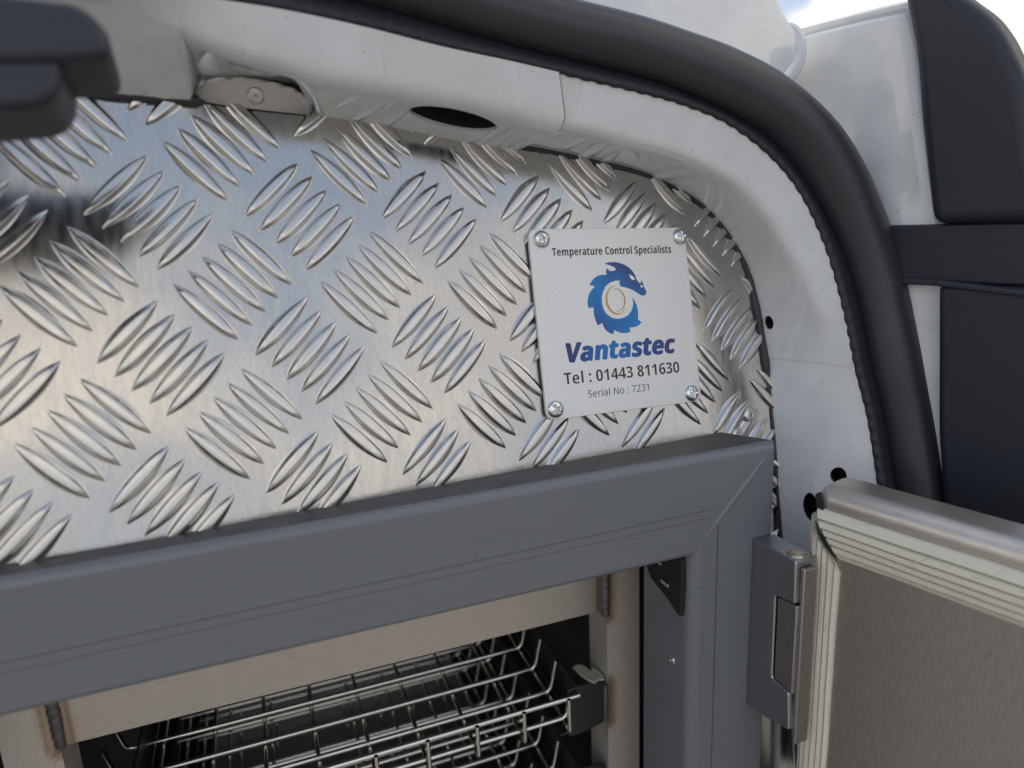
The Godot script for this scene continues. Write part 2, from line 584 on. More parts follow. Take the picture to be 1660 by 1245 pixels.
# holes: [t0, t1, v0, v1, t centre, v centre, t radius, v radius, depth]
func channel_piece(parent: Node, u0: float, u1: float, s0: Array, s1: Array, off: float, holes: Array) -> void:
	var st := begin()
	var per := 12
	var nv := 20
	var nu := int(round((u1 - u0) * per))
	var where := func(u: float, v: float) -> float:
		return u + (s0[0] + s0[1] * v) * maxf(0.0, 1.0 - (u - u0)) + (s1[0] + s1[1] * v) * maxf(0.0, 1.0 - (u1 - u))
	st.set_smooth_group(0)
	for i in nu:
		for j in nv:
			var ua := u0 + float(i) / per
			var ub := u0 + float(i + 1) / per
			var va := float(j) / nv
			var vb := float(j + 1) / nv
			var skip := false
			for h in holes:
				if ua > h[0] - 0.001 and ub < h[1] + 0.001 and va > h[2] - 0.001 and vb < h[3] + 0.001:
					skip = true
			if not skip:
				quad(st, channel_off(where.call(ua, va), va, off), channel_off(where.call(ub, va), va, off), channel_off(where.call(ub, vb), vb, off), channel_off(where.call(ua, vb), vb, off))
	# turned-in ends and inner lip
	for e in [0, nu]:
		var u := u0 + float(e) / per
		var r0 := PackedVector3Array()
		var r1 := PackedVector3Array()
		for j in nv + 1:
			var v := float(j) / nv
			r0.append(channel_off(where.call(u, v), v, off))
			r1.append(channel_off(where.call(u, v), v, off - 0.0022))
		sheet(st, [r0, r1], 5, e != 0)
	var l0 := PackedVector3Array()
	var l1 := PackedVector3Array()
	for i in nu + 1:
		var u := u0 + float(i) / per
		var p := channel_off(where.call(u, 0.0), 0.0, off)
		var q := channel_off(where.call(u, 0.04), 0.04, off)
		l0.append(p)
		var outw := (q - p).slide(Vector3(0, 0, 1)).normalized()
		l1.append(p + Vector3(0, 0, -0.004) + outw * 0.0012)
	sheet(st, [l0, l1], 6)
	for h in holes:
		var rim := []
		var outer := []
		var m: int = 12
		var square := []
		var cols := int(round((h[1] - h[0]) * per))
		var rws := int(round((h[3] - h[2]) * nv))
		for k in cols:
			square.append(Vector2(h[0] + float(k) / per, h[2]))
		for k in rws:
			square.append(Vector2(h[1], h[2] + float(k) / nv))
		for k in cols:
			square.append(Vector2(h[1] - float(k) / per, h[3]))
		for k in rws:
			square.append(Vector2(h[0], h[3] - float(k) / nv))
		# split every border step so that the hole is round
		var pts := []
		for k in square.size():
			var a: Vector2 = square[k]
			var b: Vector2 = square[(k + 1) % square.size()]
			for q in 6:
				pts.append(a.lerp(b, q / 6.0))
		var rows := []
		var c := Vector2(h[4], h[5])
		for ring in [0.0, 0.4, 0.75, 1.0]:
			var row := PackedVector3Array()
			for k in pts.size() + 1:
				var s: Vector2 = pts[k % pts.size()]
				var d := (s - c) / Vector2(h[6], h[7])
				var on := c + d / d.length() * Vector2(h[6], h[7])
				var w := s.lerp(on, ring)
				row.append(channel_off(where.call(w.x, w.y), w.y, off))
			rows.append(row)
		sheet(st, rows, 0, true)
		var low := PackedVector3Array()
		var floor_ := PackedVector3Array()
		var edge: PackedVector3Array = rows[3]
		var lip := PackedVector3Array()
		for k in edge.size():
			var s: Vector2 = pts[k % pts.size()]
			var d := (s - c) / Vector2(h[6], h[7])
			var on := c + d / d.length() * Vector2(h[6], h[7])
			var wx: float = where.call(on.x, on.y)
			var into := channel_off(wx, on.y, off - 0.001) - channel_off(wx, on.y, off)
			lip.append(edge[k] + into * 1.3)
			floor_.append(edge[k] + into * 1000.0 * h[8])
		sheet(st, [edge, lip], 7, true)
		var ps := begin()
		sheet(ps, [lip, floor_], 0, true)
		ps.set_smooth_group(-1)
		var mid := Vector3.ZERO
		for p in floor_:
			mid += p / floor_.size()
		for k in floor_.size() - 1:
			tri(ps, floor_[k], floor_[k + 1], mid)
		put("hole_pocket", done(ps), M.cavity, parent)
	put("channel_panel", done(st), M.white_paint, parent)

func make_van() -> void:
	var van := thing("van_body", "white painted van body corner with curved door opening around the tread plate", "van", PT)
	# first length of the channel lies over the second, that one over the pillar
	channel_piece(van, 0.0, 9.0, [0.0, 0.0], [-0.35, 0.90], 0.0020, [[7.0, 8.5, 0.1, 0.6, 7.78, 0.36, 0.57, 0.17, 0.020], [4.75, 5.75, 0.3, 0.55, 5.18, 0.42, 0.19, 0.045, 0.006]])
	channel_piece(van, 9.0, 17.0, [-0.50, 0.90], [-0.15, 1.05], 0.0, [[16.0, 16.5, 0.0, 0.15, 16.23, 0.078, 0.15, 0.052, 0.012]])
	channel_piece(van, 17.0, 23.0, [-0.2, 1.05], [0.0, 0.0], -0.0005, [[19.9166667, 20.75, 0.1, 0.4, 20.32, 0.24, 0.33, 0.062, 0.014], [19.4166667, 19.9166667, 0.35, 0.6, 19.68, 0.48, 0.17, 0.07, 0.012]])
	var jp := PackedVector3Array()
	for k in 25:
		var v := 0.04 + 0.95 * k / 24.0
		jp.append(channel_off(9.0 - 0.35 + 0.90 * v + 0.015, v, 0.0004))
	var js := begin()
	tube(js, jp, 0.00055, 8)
	put("joint_shade", done(js), M.sealer_shade, van)  # dark tube painted in as the shadow line of the overlapping joint
	# sealant between channel and plate; on the left a dark fill painting the gap's shade
	var path := PackedVector3Array()
	var rad := PackedFloat32Array()
	var wob := FastNoiseLite.new()
	wob.seed = 4
	wob.frequency = 0.9
	for i in 139:
		var t := i / 6.0
		var p := along(CA, t)
		var tan_ := (along(CA, t + 0.05) - along(CA, t - 0.05)).normalized()
		var inner := Vector2(tan_.y, -tan_.x)
		var r := 0.0009
		if t < 4.2:
			r = 0.0020
		elif t > 14.0 and t < 17.2:
			r = 0.0009 + 0.0011 * smoothstep(14.0, 16.0, t)
		elif t >= 17.2:
			r = 0.0008
		r *= 1.0 + 0.35 * wob.get_noise_1d(i * 1.7)
		path.append(v3(p + inner * r * 0.5, 0.0004))
		rad.append(r)
	var st := begin()
	tube(st, path, rad, 8)
	put("sealant_gap_shade", done(st), M.sealer_shade, van)
	# outer skin: from under the rubber outwards, back over the roof and round the rear corner
	st = begin()
	var rows := []
	var edge := [40, 247.0, 54, 250.5, 58, 256.0, 64, 261.0, 71.5, 263.5, 76, 262.5, 79.5, 259.5, 83, 256.6, 89, 254.0, 101, 250.2, 119, 245.8, 140, 238.0, 160, 226.0, 172, 214.0, 230, 206.0]
	var up_y := [0.0, 0.054, 0.058, 0.064, 0.0715, 0.076, 0.0795, 0.083, 0.089, 0.101, 0.119, 0.140, 0.160, 0.172, 0.200]
	var up_z := [0.033, 0.036, 0.036, 0.036, 0.036, 0.036, 0.036, 0.036, 0.036, 0.036, 0.0345, 0.029, 0.013, -0.03, -1.5]
	var corner_y := 0.0
	for i in 93:
		var t := i / 4.0
		var b := along(CD, t).lerp(along(CE, t), 0.6)
		if b.x > 0.2400:
			break
		corner_y = b.y
		var row := PackedVector3Array()
		for k in up_y.size():
			row.append(Vector3(minf(b.x, 0.206) if k > 12 else b.x, maxf(up_y[k], b.y + (0.004 + k * 0.0015 if k else 0.0)), up_z[k]))
		rows.append(row)
	for j in 11:
		var row := PackedVector3Array()
		for k in up_y.size():
			var y: float = maxf(up_y[k], corner_y + (0.004 + k * 0.0015 if k else 0.0))
			var xe := 0.2060
			for e in range(0, edge.size() - 2, 2):
				if y >= edge[e] * MM and y <= edge[e + 2] * MM:
					xe = lerpf(edge[e + 1], edge[e + 3], (y - edge[e] * MM) / ((edge[e + 2] - edge[e]) * MM)) * MM
			var a := PI / 2 * minf(j, 9.0) / 9.0
			row.append(Vector3(xe - 0.007 * (1.0 - sin(a)), y, up_z[k] - 0.006 * (1.0 - cos(a)) - (1.4 if j == 10 else 0.0)))
		rows.append(row)
	sheet(st, rows, 0)
	put("outer_skin", done(st), M.white_paint, van)
	# side of the body, tucked behind the rubber
	st = begin()
	rows = []
	for i in range(50, 93):
		var t := i / 4.0
		var b := along(CD, t).lerp(along(CE, t), 0.6)
		var tan_ := (along(CE, t + 0.05) - along(CE, t - 0.05)).normalized()
		var outw := Vector2(-tan_.y, tan_.x)
		rows.append(PackedVector3Array([v3(b, 0.033), v3(b + outw * 0.004, 0.035), v3(b + outw * 0.0062, 0.0335), v3(b + outw * 0.0072, 0.028), v3(b + outw * 0.0072, -1.4)]))
	sheet(st, rows, 0)
	put("side_skin", done(st), M.white_paint, van)
	# end of the rain gutter: a short raised bead curving down to the rubber
	var g := PackedVector3Array()
	var gp := [Vector2(257.0, 80.5), Vector2(260.6, 75.6), Vector2(261.4, 70.0), Vector2(259.4, 64.0), Vector2(254.0, 57.5), Vector2(246.7, 51.4), Vector2(238.0, 44.5)]
	var curve := Curve3D.new()
	for p in gp:
		curve.add_point(Vector3(p.x * MM, p.y * MM, 0.0325))
	for i in range(1, gp.size() - 1):
		var hnd := (curve.get_point_position(i + 1) - curve.get_point_position(i - 1)) * 0.2
		curve.set_point_in(i, -hnd)
		curve.set_point_out(i, hnd)
	g = curve.tessellate_even_length(4, 0.0015)
	st = begin()
	rad = PackedFloat32Array()
	for i in g.size():
		rad.append(0.0043 * smoothstep(-0.12, 0.16, float(i) / g.size()))
	tube(st, g, rad, 14)
	put("gutter_bead", done(st), M.white_paint, van)
	var rng := RandomNumberGenerator.new()
	rng.seed = 17
	st = begin()
	for k in 16:
		var f := k / 15.0
		var c := Vector2(263.2, 75.0).lerp(Vector2(262.6, 66.0), f) if f < 0.5 else Vector2(262.6, 66.0).lerp(Vector2(257.4, 59.0), f * 2.0 - 1.0)
		var r := rng.randf_range(0.3, 0.8) * (1.5 if k > 7 and k < 12 else 0.8)
		var p := v3((c + Vector2(rng.randf_range(-0.5, 0.5), rng.randf_range(-0.5, 0.5))) * MM, 0.0325 + rng.randf_range(-0.001, 0.001))
		tube(st, PackedVector3Array([p, p + Vector3(0.0006, 0.0008, 0.0003) * r, p + Vector3(0.0010, 0.0018, 0.0002) * r]), PackedFloat32Array([0.0006 * r, 0.0008 * r, 0.0003 * r]), 6)
	var moss := put("moss", done(st), M.moss, van)
	moss.set_meta("kind", "stuff")

func make_seal() -> void:
	var o := thing("weather_seal", "dark grey rubber bulb seal with ribbed base along the door opening", "door seal", PT)
	var rows := []
	var st := begin()
	var step := 0.00085
	var t := 0.0
	var s := 0.0
	while t < 22.9:
		var a := along(CC, t)
		var b := along(CD, t)
		var out := (b - a)
		var w := out.length()
		out = out / maxf(w, 0.001)
		var ph := fmod(s, 0.0058) / 0.0058
		var rib := 0.5 - 0.5 * cos(ph * TAU)
		rib = smoothstep(0.15, 0.75, rib)
		var row := PackedVector3Array()
		row.append(v3(a - out * (0.0003 + 0.00028 * rib), 0.0370))
		row.append(v3(a - out * (0.0004 + 0.0005 * rib), 0.0388 + 0.0001 * rib))
		row.append(v3(a.lerp(b, 0.22), 0.0394 + 0.00014 * rib))
		row.append(v3(a.lerp(b, 0.6), 0.0385 + 0.00012 * rib))
		row.append(v3(a.lerp(b, 1.05), 0.0376))
		rows.append(row)
		var here := a
		while t < 22.95 and along(CC, t).distance_to(here) < step:
			t += 0.004
		s += step
	sheet(st, rows, 0)
	put("ribbed_base", done(st), M.dark_rubber, o)
	st = begin()
	rows = []
	for i in 229:
		var q := i / 10.0
		var b := along(CD, q)
		var e := along(CE, q)
		var c := b.lerp(e, 0.5)
		var r := b.distance_to(e) * 0.50
		var dir := (e - b).normalized()
		var row := PackedVector3Array()
		for k in 25:
			var an := TAU * (k % 24) / 24.0
			# flattened bulb with a small lip at its inner foot
			var rr := r * (1.0 + 0.05 * cos(an * 2.0))
			row.append(v3(c + dir * cos(an) * rr, 0.0405 + sin(an) * rr * 0.86))
		rows.append(row)
	sheet(st, rows, 0)
	put("bulb", done(st), M.rubber, o)

# ------------------------------------------------------------------ tread plate
func bar_mesh(variant: int) -> ArrayMesh:
	var st := begin()
	var rows := []
	var nl := 18
	var rng := RandomNumberGenerator.new()
	rng.seed = 90 + variant
	var bow := rng.randf_range(-0.12, 0.12)
	var high := rng.randf_range(0.93, 1.07)
	for i in nl + 1:
		var u := -cos(PI * i / nl)
		var half := 0.00240 * pow(maxf(0.0, 1.0 - u * u), 0.95) * (1.0 + bow * 0.3 * u)
		var h := 0.00150 * high * smoothstep(0.0, 0.30, 1.0 - absf(u)) * (0.80 + 0.20 * (1.0 - u * u))
		var row := PackedVector3Array()
		var prof := [[-1.55, -0.04], [-1.28, 0.03], [-1.08, 0.11], [-0.96, 0.22], [-0.67, 0.90], [-0.62, 0.975], [-0.56, 1.0], [-0.25, 1.025], [0.0, 1.03], [0.25, 1.025], [0.56, 1.0], [0.62, 0.975], [0.67, 0.90], [0.96, 0.22], [1.08, 0.11], [1.28, 0.03], [1.55, -0.04]]
		for q in prof:
			row.append(Vector3(u * 0.01455, q[0] * half + 0.00025 * bow * (1.0 - u * u), h * q[1] - 0.00004))
		rows.append(row)
	sheet(st, rows, 0)
	return done(st)

const STRIP := 0.055             # the strip beside the door post leans back

func plate_z(x: float, y: float, nz: FastNoiseLite) -> float:
	return 0.00032 * nz.get_noise_2d(x * 1000.0, y * 1000.0) + (STRIP * minf(0.0, y + 0.116) if x > 0.226 else 0.0)

func make_tread_plate() -> void:
	var o := thing("tread_plate", "bare aluminium five bar tread plate panel above the grey door frame", "tread plate", PT)
	var nz := FastNoiseLite.new()
	nz.seed = 12
	nz.frequency = 0.016
	nz.fractal_octaves = 2
	var st := begin()
	var rows := []
	for i in 121:
		var x := lerpf(-0.21, 0.292, i / 120.0)
		var bottom := (-0.113 + 0.058 * x) / 0.9726
		var row := PackedVector3Array()
		for j in 49:
			var y := lerpf(bottom, 0.050, j / 48.0)
			row.append(Vector3(x, y, plate_z(x, y, nz)))
		rows.append(row)
	sheet(st, rows, 0)
	rows = []
	for i in 9:
		var x := lerpf(0.2300, 0.292, i / 8.0)
		var top := (-0.113 + 0.058 * x) / 0.9726
		var row := PackedVector3Array()
		for j in 13:
			var y := lerpf(-0.40, top, j / 12.0)
			row.append(Vector3(maxf(x, 0.2310 - 0.045 * (y + 0.12)), y, plate_z(x, y, nz)))
		rows.append(row)
	sheet(st, rows, 0)
	put("sheet", done(st), M.aluminium, o)

	var bars := [bar_mesh(0), bar_mesh(1), bar_mesh(2), bar_mesh(3)]
	var rng := RandomNumberGenerator.new()
	rng.seed = 5
	var inside := PackedVector2Array()
	for i in 93:
		inside.append(along(CA, i / 4.0))
	inside.append(Vector2(0.2, -0.35))
	inside.append(Vector2(-0.22, -0.35))
	var ph := 0.7986
	for a in range(-4, 14):
		for b in range(-6, 17):
			if (a + b) % 2 != 0:
				continue
			var slash := a % 2 == 0          # lattice in half steps
			var centre := Vector2(a * 0.0244, -b * 0.0244)
			for k in range(-2, 3):
				var stack := Vector2(sin(ph), -cos(ph)) if slash else Vector2(sin(ph), cos(ph))
				var turn := ph if slash else -ph
				var p := centre + stack * (k * 0.00673)
				var d := Vector2.from_angle(turn) * 0.0125
				var keep := 0
				for q in [p + d, p, p - d]:
					if Geometry2D.is_point_in_polygon(q, inside):
						keep += 1
				var bottom := (-0.101 + 0.058 * p.x) / 0.9726
				var low := minf((p + d).y, (p - d).y)
				if keep == 0 or maxf((p + d).y, (p - d).y) < bottom and p.x < 0.243:
					continue
				if p.x < -0.075 or p.y < -0.32:
					continue
				if low < bottom - 0.006 and p.x < 0.243 and p.y < bottom - 0.004:
					continue
				if p.x > 0.236 and p.y < -0.118 and minf((p + d).x, (p - d).x) < 0.236 - 0.045 * (p.y + 0.12):
					continue
				if p.x > 0.236 and p.y < -0.225:
					continue
				# under the pressed-flat tab the bars are gone
				if p.y > 0.036 and p.x > 0.012 and p.x < 0.058:
					continue
				var lean := Basis(Vector3(1, 0, 0), STRIP if p.x > 0.226 and p.y < -0.116 else 0.0)
				var xf := Transform3D(lean * Basis(Vector3(0, 0, 1), turn + rng.randf_range(-0.006, 0.006)).scaled_local(Vector3(rng.randf_range(0.98, 1.02), rng.randf_range(0.92, 1.06), rng.randf_range(0.9, 1.08))), v3(p, plate_z(p.x, p.y, nz)))
				put("tread_bar", bars[rng.randi_range(0, 3)], M.bar_aluminium, o, xf)
	put("rivet", dome(0.0039, 0.0021, 0.0009), M.rivet_metal, o, Transform3D(Basis.IDENTITY, Vector3(0.2472, -0.0900, 0.0)))
	put("rivet", dome(0.0039, 0.0019, 0.0009), M.rivet_metal, o, Transform3D(Basis.IDENTITY, Vector3(0.2390, -0.0985, 0.0)))
	# half round fixing tab with a sawn, bright upper edge
	st = begin()
	var hi_pts := [17.7, 41.8, 20.0, 43.6, 27.5, 45.2, 36.0, 45.6, 43.3, 44.7, 50.0, 42.8, 54.0, 39.8, 54.9, 37.2]
	var lo_pts := [17.6, 39.4, 20.0, 39.1, 27.5, 38.3, 36.0, 37.9, 43.0, 37.6, 49.5, 37.4, 53.4, 37.2, 54.3, 36.9]
	rows = []
	var jag := RandomNumberGenerator.new()
	jag.seed = 3
	for f in [0.0, 0.12, 0.3, 0.6, 0.85, 1.0]:
		var row := PackedVector3Array()
		for k in 29:
			var t := k / 4.0
			row.append(v3(along(lo_pts, t).lerp(along(hi_pts, t), f), 0.0008 + 0.0052 * pow(f, 0.9)))
		rows.append(row)
	sheet(st, rows, 0)
	var r1: PackedVector3Array = rows[5]
	var rim := PackedVector3Array()
	var back := PackedVector3Array()
	for k in 29:
		rim.append(r1[k] + Vector3(0, 0.0007 + jag.randf() * 0.0003, 0.0006 - 0.0007 * jag.randf()))
		back.append(r1[k] + Vector3(0, 0.0010, -0.0050))
	sheet(st, [r1, rim], -1)
	sheet(st, [rim, back], -1)
	var tab := put("fixing_tab", done(st), M.sawn_aluminium, o)
	put("rivet", dome(0.0030, 0.0006, 0.0007), M.rivet_metal, tab, Transform3D(Basis(Vector3(1, 0, 0), 0.70), Vector3(0.0361, 0.0414, 0.0035)))

# ------------------------------------------------------------------ maker's plate
func lettering(text: String, weight: int, embolden: float, skew: float, left: float, base: float, width: float, cap: float, m: Material, parent: Node, called: String, ramp := [], heavy := 0.0) -> void:
	var f := SystemFont.new()
	f.font_names = PackedStringArray(["Droid Sans"])
	f.font_weight = weight
	var fv := FontVariation.new()
	fv.base_font = f
	fv.variation_embolden = embolden
	var probe := TextMesh.new()
	var tm := TextMesh.new()
	for t in [probe, tm]:
		t.font = fv
		t.font_size = 96
		t.pixel_size = 0.01
		t.depth = 0.0
		t.curve_step = 1.2
		t.horizontal_alignment = HORIZONTAL_ALIGNMENT_LEFT
		t.vertical_alignment = VERTICAL_ALIGNMENT_TOP
	probe.text = "H"
	tm.text = text
	var hb := probe.get_aabb()
	var box := tm.get_aabb()
	var arr := tm.surface_get_arrays(0)
	var v: PackedVector3Array = arr[Mesh.ARRAY_VERTEX]
	var idx: PackedInt32Array = arr[Mesh.ARRAY_INDEX]
	var sx := width / box.size.x
	var sy := cap / hb.size.y
	var st := begin()
	st.set_smooth_group(-1)
	var shifts: Array = [Vector3.ZERO] if heavy == 0.0 else [Vector3(-heavy, 0, 0), Vector3(heavy, 0, 0.00002), Vector3(-heavy * 0.5, heavy * 0.7, 0.00004), Vector3(heavy * 0.5, -heavy * 0.7, 0.00006), Vector3(0, 0, 0.00008)]
	for shift in shifts:
		for k in idx:
			var p := v[k]
			var y := (p.y - hb.position.y) * sy
			var x := (p.x - box.position.x) * sx
			if ramp.size():
				var t := clampf(x / width, 0.0, 0.9999) * (ramp.size() - 1)
				var c0: Color = ramp[int(t)]
				st.set_color(c0.lerp(ramp[int(t) + 1], t - int(t)))
			st.add_vertex(Vector3(left + x + y * skew, base + y, 0.0) + shift)
	put(called, done(st), m, parent, Transform3D(Basis.IDENTITY, Vector3(0, 0, 0.00145)))

func ink_poly(st: SurfaceTool, poly: PackedVector2Array, z: float, tint: Callable) -> void:
	var idx := cut(poly)
	st.set_smooth_group(-1)
	for k in idx:
		st.set_color(tint.call(poly[k]))
		st.add_vertex(Vector3(poly[k].x, poly[k].y, z))

func screw_mesh() -> ArrayMesh:
	var st := begin()
	var n := 44
	var r := 0.0038
	var z := func(x: float, y: float) -> float:
		var q := Vector2(x, y).length() / r
		if q >= 1.0:
			return 0.0
		var h := 0.0021 * pow(1.0 - pow(q, 2.6), 0.55)
		var ax := absf(x)
		var ay := absf(y)
		var deep := 0.0013 * (1.0 - smoothstep(0.0, 0.0021, maxf(ax, ay)))
		if minf(ax, ay) < 0.00038 and maxf(ax, ay) < 0.0021:
			h -= 0.0007 + deep * 1.3
		return h
	var rows := []
	for i in n + 1:
		var row := PackedVector3Array()
		for j in n + 1:
			# square grid squeezed onto a disc
			var u := -1.0 + 2.0 * i / n
			var v := -1.0 + 2.0 * j / n
			var x := u * sqrt(1.0 - v * v / 2.0) * r
			var y := v * sqrt(1.0 - u * u / 2.0) * r
			row.append(Vector3(x, y, z.call(x, y)))
		rows.append(row)
	sheet(st, rows, 0)
	return done(st)

func make_sign() -> void:
	var o := thing("name_plate", "square silver maker's plate with dragon emblem, screwed to the tread plate", "sign", PT * Transform3D(Basis(Vector3(0, 0, 1), deg_to_rad(1.35)), Vector3(0.17839, -0.04243, 0.00135)))
	var st := begin()
	var hw := 0.0393
	prism(st, round_poly(PackedVector2Array([Vector2(-hw, -0.0396), Vector2(hw, -0.0396), Vector2(hw, 0.0396), Vector2(-hw, 0.0396)]), 0.0042, 5), 0.0, 0.0014, 0.00022)
	put("sheet", done(st), M.plate_print, o)
	var screw := screw_mesh()
	var turns := [0.35, 0.1, 0.6, 0.0]
	var at := [Vector2(-33.5, 35.2), Vector2(36.0, 35.3), Vector2(-35.0, -35.3), Vector2(34.2, -35.6)]
	for i in 4:
		put("screw", screw, M.zinc, o, Transform3D(Basis(Vector3(0, 0, 1), turns[i]), Vector3(at[i].x * MM, at[i].y * MM, 0.00135)))
	lettering("Temperature Control Specialists", 700, 0.0, 0.0, -0.0293, 0.0282, 0.0600, 0.0033, M.ink_black, o, "lettering")
	var pu := Color(0.045, 0.035, 0.15)
	var nb := Color(0.015, 0.075, 0.30)
	var bl := Color(0.010, 0.17, 0.52)
	var vi := Color(0.10, 0.035, 0.16)
	lettering("Vantastec", 700, 0.0, 0.2, -0.0286, -0.0165, 0.0553, 0.0078, M.ink_colour, o, "lettering", [pu, nb, bl, bl, nb, nb, vi], 0.00036)
	lettering("Tel : 01443 811630", 700, -0.3, 0.0, -0.0296, -0.0256, 0.0584, 0.0048, M.ink_black, o, "lettering")
	lettering("Serial No : 7231", 400, -0.2, 0.0, -0.0189, -0.0321, 0.0306, 0.0030, M.ink_black, o, "lettering")
	# emblem: a dragon curled into a ring
	var tint := func(p: Vector2) -> Color:
		var q := p * 1000.0
		var t := clampf((q.x * 0.6 + (q.y - 9.0) * 0.8) / 18.0, -1.0, 1.0)
		var c := Color(0.012, 0.20, 0.56)
		c = c.lerp(Color(0.035, 0.055, 0.20), smoothstep(0.05, 0.9, t))
		c = c.lerp(Color(0.03, 0.07, 0.27), smoothstep(0.35, 0.95, -t) * smoothstep(2.0, -8.0, q.x))
		return c
	st = begin()
	var body := poly2([-4.7, 24.2, -2.7, 24.8, 0.3, 24.9, 3.3, 24.3, 5.8, 23.4, 7.9, 22.0, 9.4, 20.3, 10.4, 18.6, 10.9, 16.8, 11.7, 15.6, 12.6, 15.0, 13.4, 16.5, 14.0, 14.8, 14.3, 13.3, 15.1, 12.0, 15.3, 10.8, 14.7, 9.9, 13.5, 9.6, 12.3, 9.9, 10.7, 10.9, 8.6, 12.2, 6.4, 13.1, 4.2, 13.8, 2.7, 14.1, 2.0, 14.8, 1.8, 15.7, 2.3, 16.7, 0.1, 16.8, -2.7, 16.1, -5.1, 14.6, -6.7, 12.4, -7.6, 9.9, -7.8, 7.4, -7.3, 4.9, -6.1, 2.8, -4.2, 1.2, -2.1, 0.4, 0.1, 0.2, 2.5, 0.6, 4.7, 1.5, 6.4, 3.0, 7.6, 5.1, 8.1, 7.0, 7.5, 9.2, 8.6, 8.0, 9.6, 5.6, 10.0, 3.0, 9.7, 0.4, 9.7, -0.6, 11.3, -2.1, 9.6, -3.2, 7.6, -3.9, 5.3, -3.8, 4.7, -4.2, 5.2, -5.7, 3.1, -6.2, 0.8, -6.1, -1.3, -5.4, -2.9, -4.5, -3.9, -6.3, -5.8, -5.4, -7.5, -4.0, -8.4, -2.2, -8.6, -1.0, -10.9, -2.0, -11.6, -0.3, -12.2, 1.9, -12.3, 4.2, -12.1, 5.8, -14.5, 5.7, -14.9, 7.5, -14.5, 9.7, -13.5, 11.9, -12.0, 13.5, -10.7, 14.4, -11.3, 15.1, -13.1, 15.4, -12.2, 16.6, -10.5, 18.2, -8.6, 19.2, -6.3, 19.6, -4.7, 19.4, -4.1, 19.7, -4.3, 21.0, -3.5, 22.5, -2.9, 21.5, -1.7, 21.0, -0.1, 21.1, 0.8, 21.5, 0.4, 22.4, -1.0, 23.1, -2.8, 23.8])
	ink_poly(st, body, 0.00145, tint)
	var em := put("emblem", done(st), M.ink_colour, o)
	st = begin()
	var paper := func(_p: Vector2) -> Color: return Color.WHITE
	ink_poly(st, poly2([7.3, 19.4, 8.3, 18.8, 9.5, 18.0, 10.0, 17.0, 9.6, 16.7, 8.4, 16.9, 7.6, 17.8]), 0.00149, paper)
	ink_poly(st, poly2([12.5, 14.1, 13.1, 14.6, 13.7, 13.4, 13.1, 13.1, 12.6, 13.6]), 0.00149, paper)
	put("eye", done(st), M.ink_paper, em)
	st = begin()
	for s in [[0.35, 2.25, 5.5, 6.05, 1.05, 0.0], [-1.25, 1.05, 4.35, 4.85, 0.75, PI]]:
		var rows := []
		for k in 33:
			var f := k / 32.0
			var a: float = lerpf(PI * s[0] * 1.0 + 0.3, PI * (s[0] + 1.35) + 0.3, f) if s[5] == 0.0 else lerpf(-1.9, 2.1, f)
			var w: float = s[4] * sin(PI * f) + 0.02
			var row := []
			for q in [-0.5, 0.5]:
				row.append(Vector2(-0.3 + cos(a) * (s[2] + q * w) * 0.93, 8.4 + sin(a) * (s[3] + q * w)) * MM)
			rows.append(row)
		for k in 32:
			var c0 := Color(0.62, 0.30, 0.055).lerp(Color(0.60, 0.50, 0.28), absf(k / 32.0 - 0.5) * 1.6)
			st.set_smooth_group(-1)
			for q in [[k, 0], [k + 1, 0], [k + 1, 1], [k, 0], [k + 1, 1], [k, 1]]:
				st.set_color(c0)
				var p: Vector2 = rows[q[0]][q[1]]
				st.add_vertex(Vector3(p.x, p.y, 0.00145))
	put("ring", done(st), M.ink_colour, em)
	# small torn remnant of clear tape
	st = begin()
	prism(st, poly2([8.0, -36.3, 14.5, -35.6, 15.0, -34.4, 11.0, -34.9, 8.5, -35.2]), 0.0013, 0.00148, 0.00003, 1)
	put("tape_remnant", done(st), M.plate_print, o)

# ------------------------------------------------------------------ grey frame of the cabinet
func W(x: float, y: float, z: float) -> Vector3:
	return Vector3(x, 1.5 + y, z)

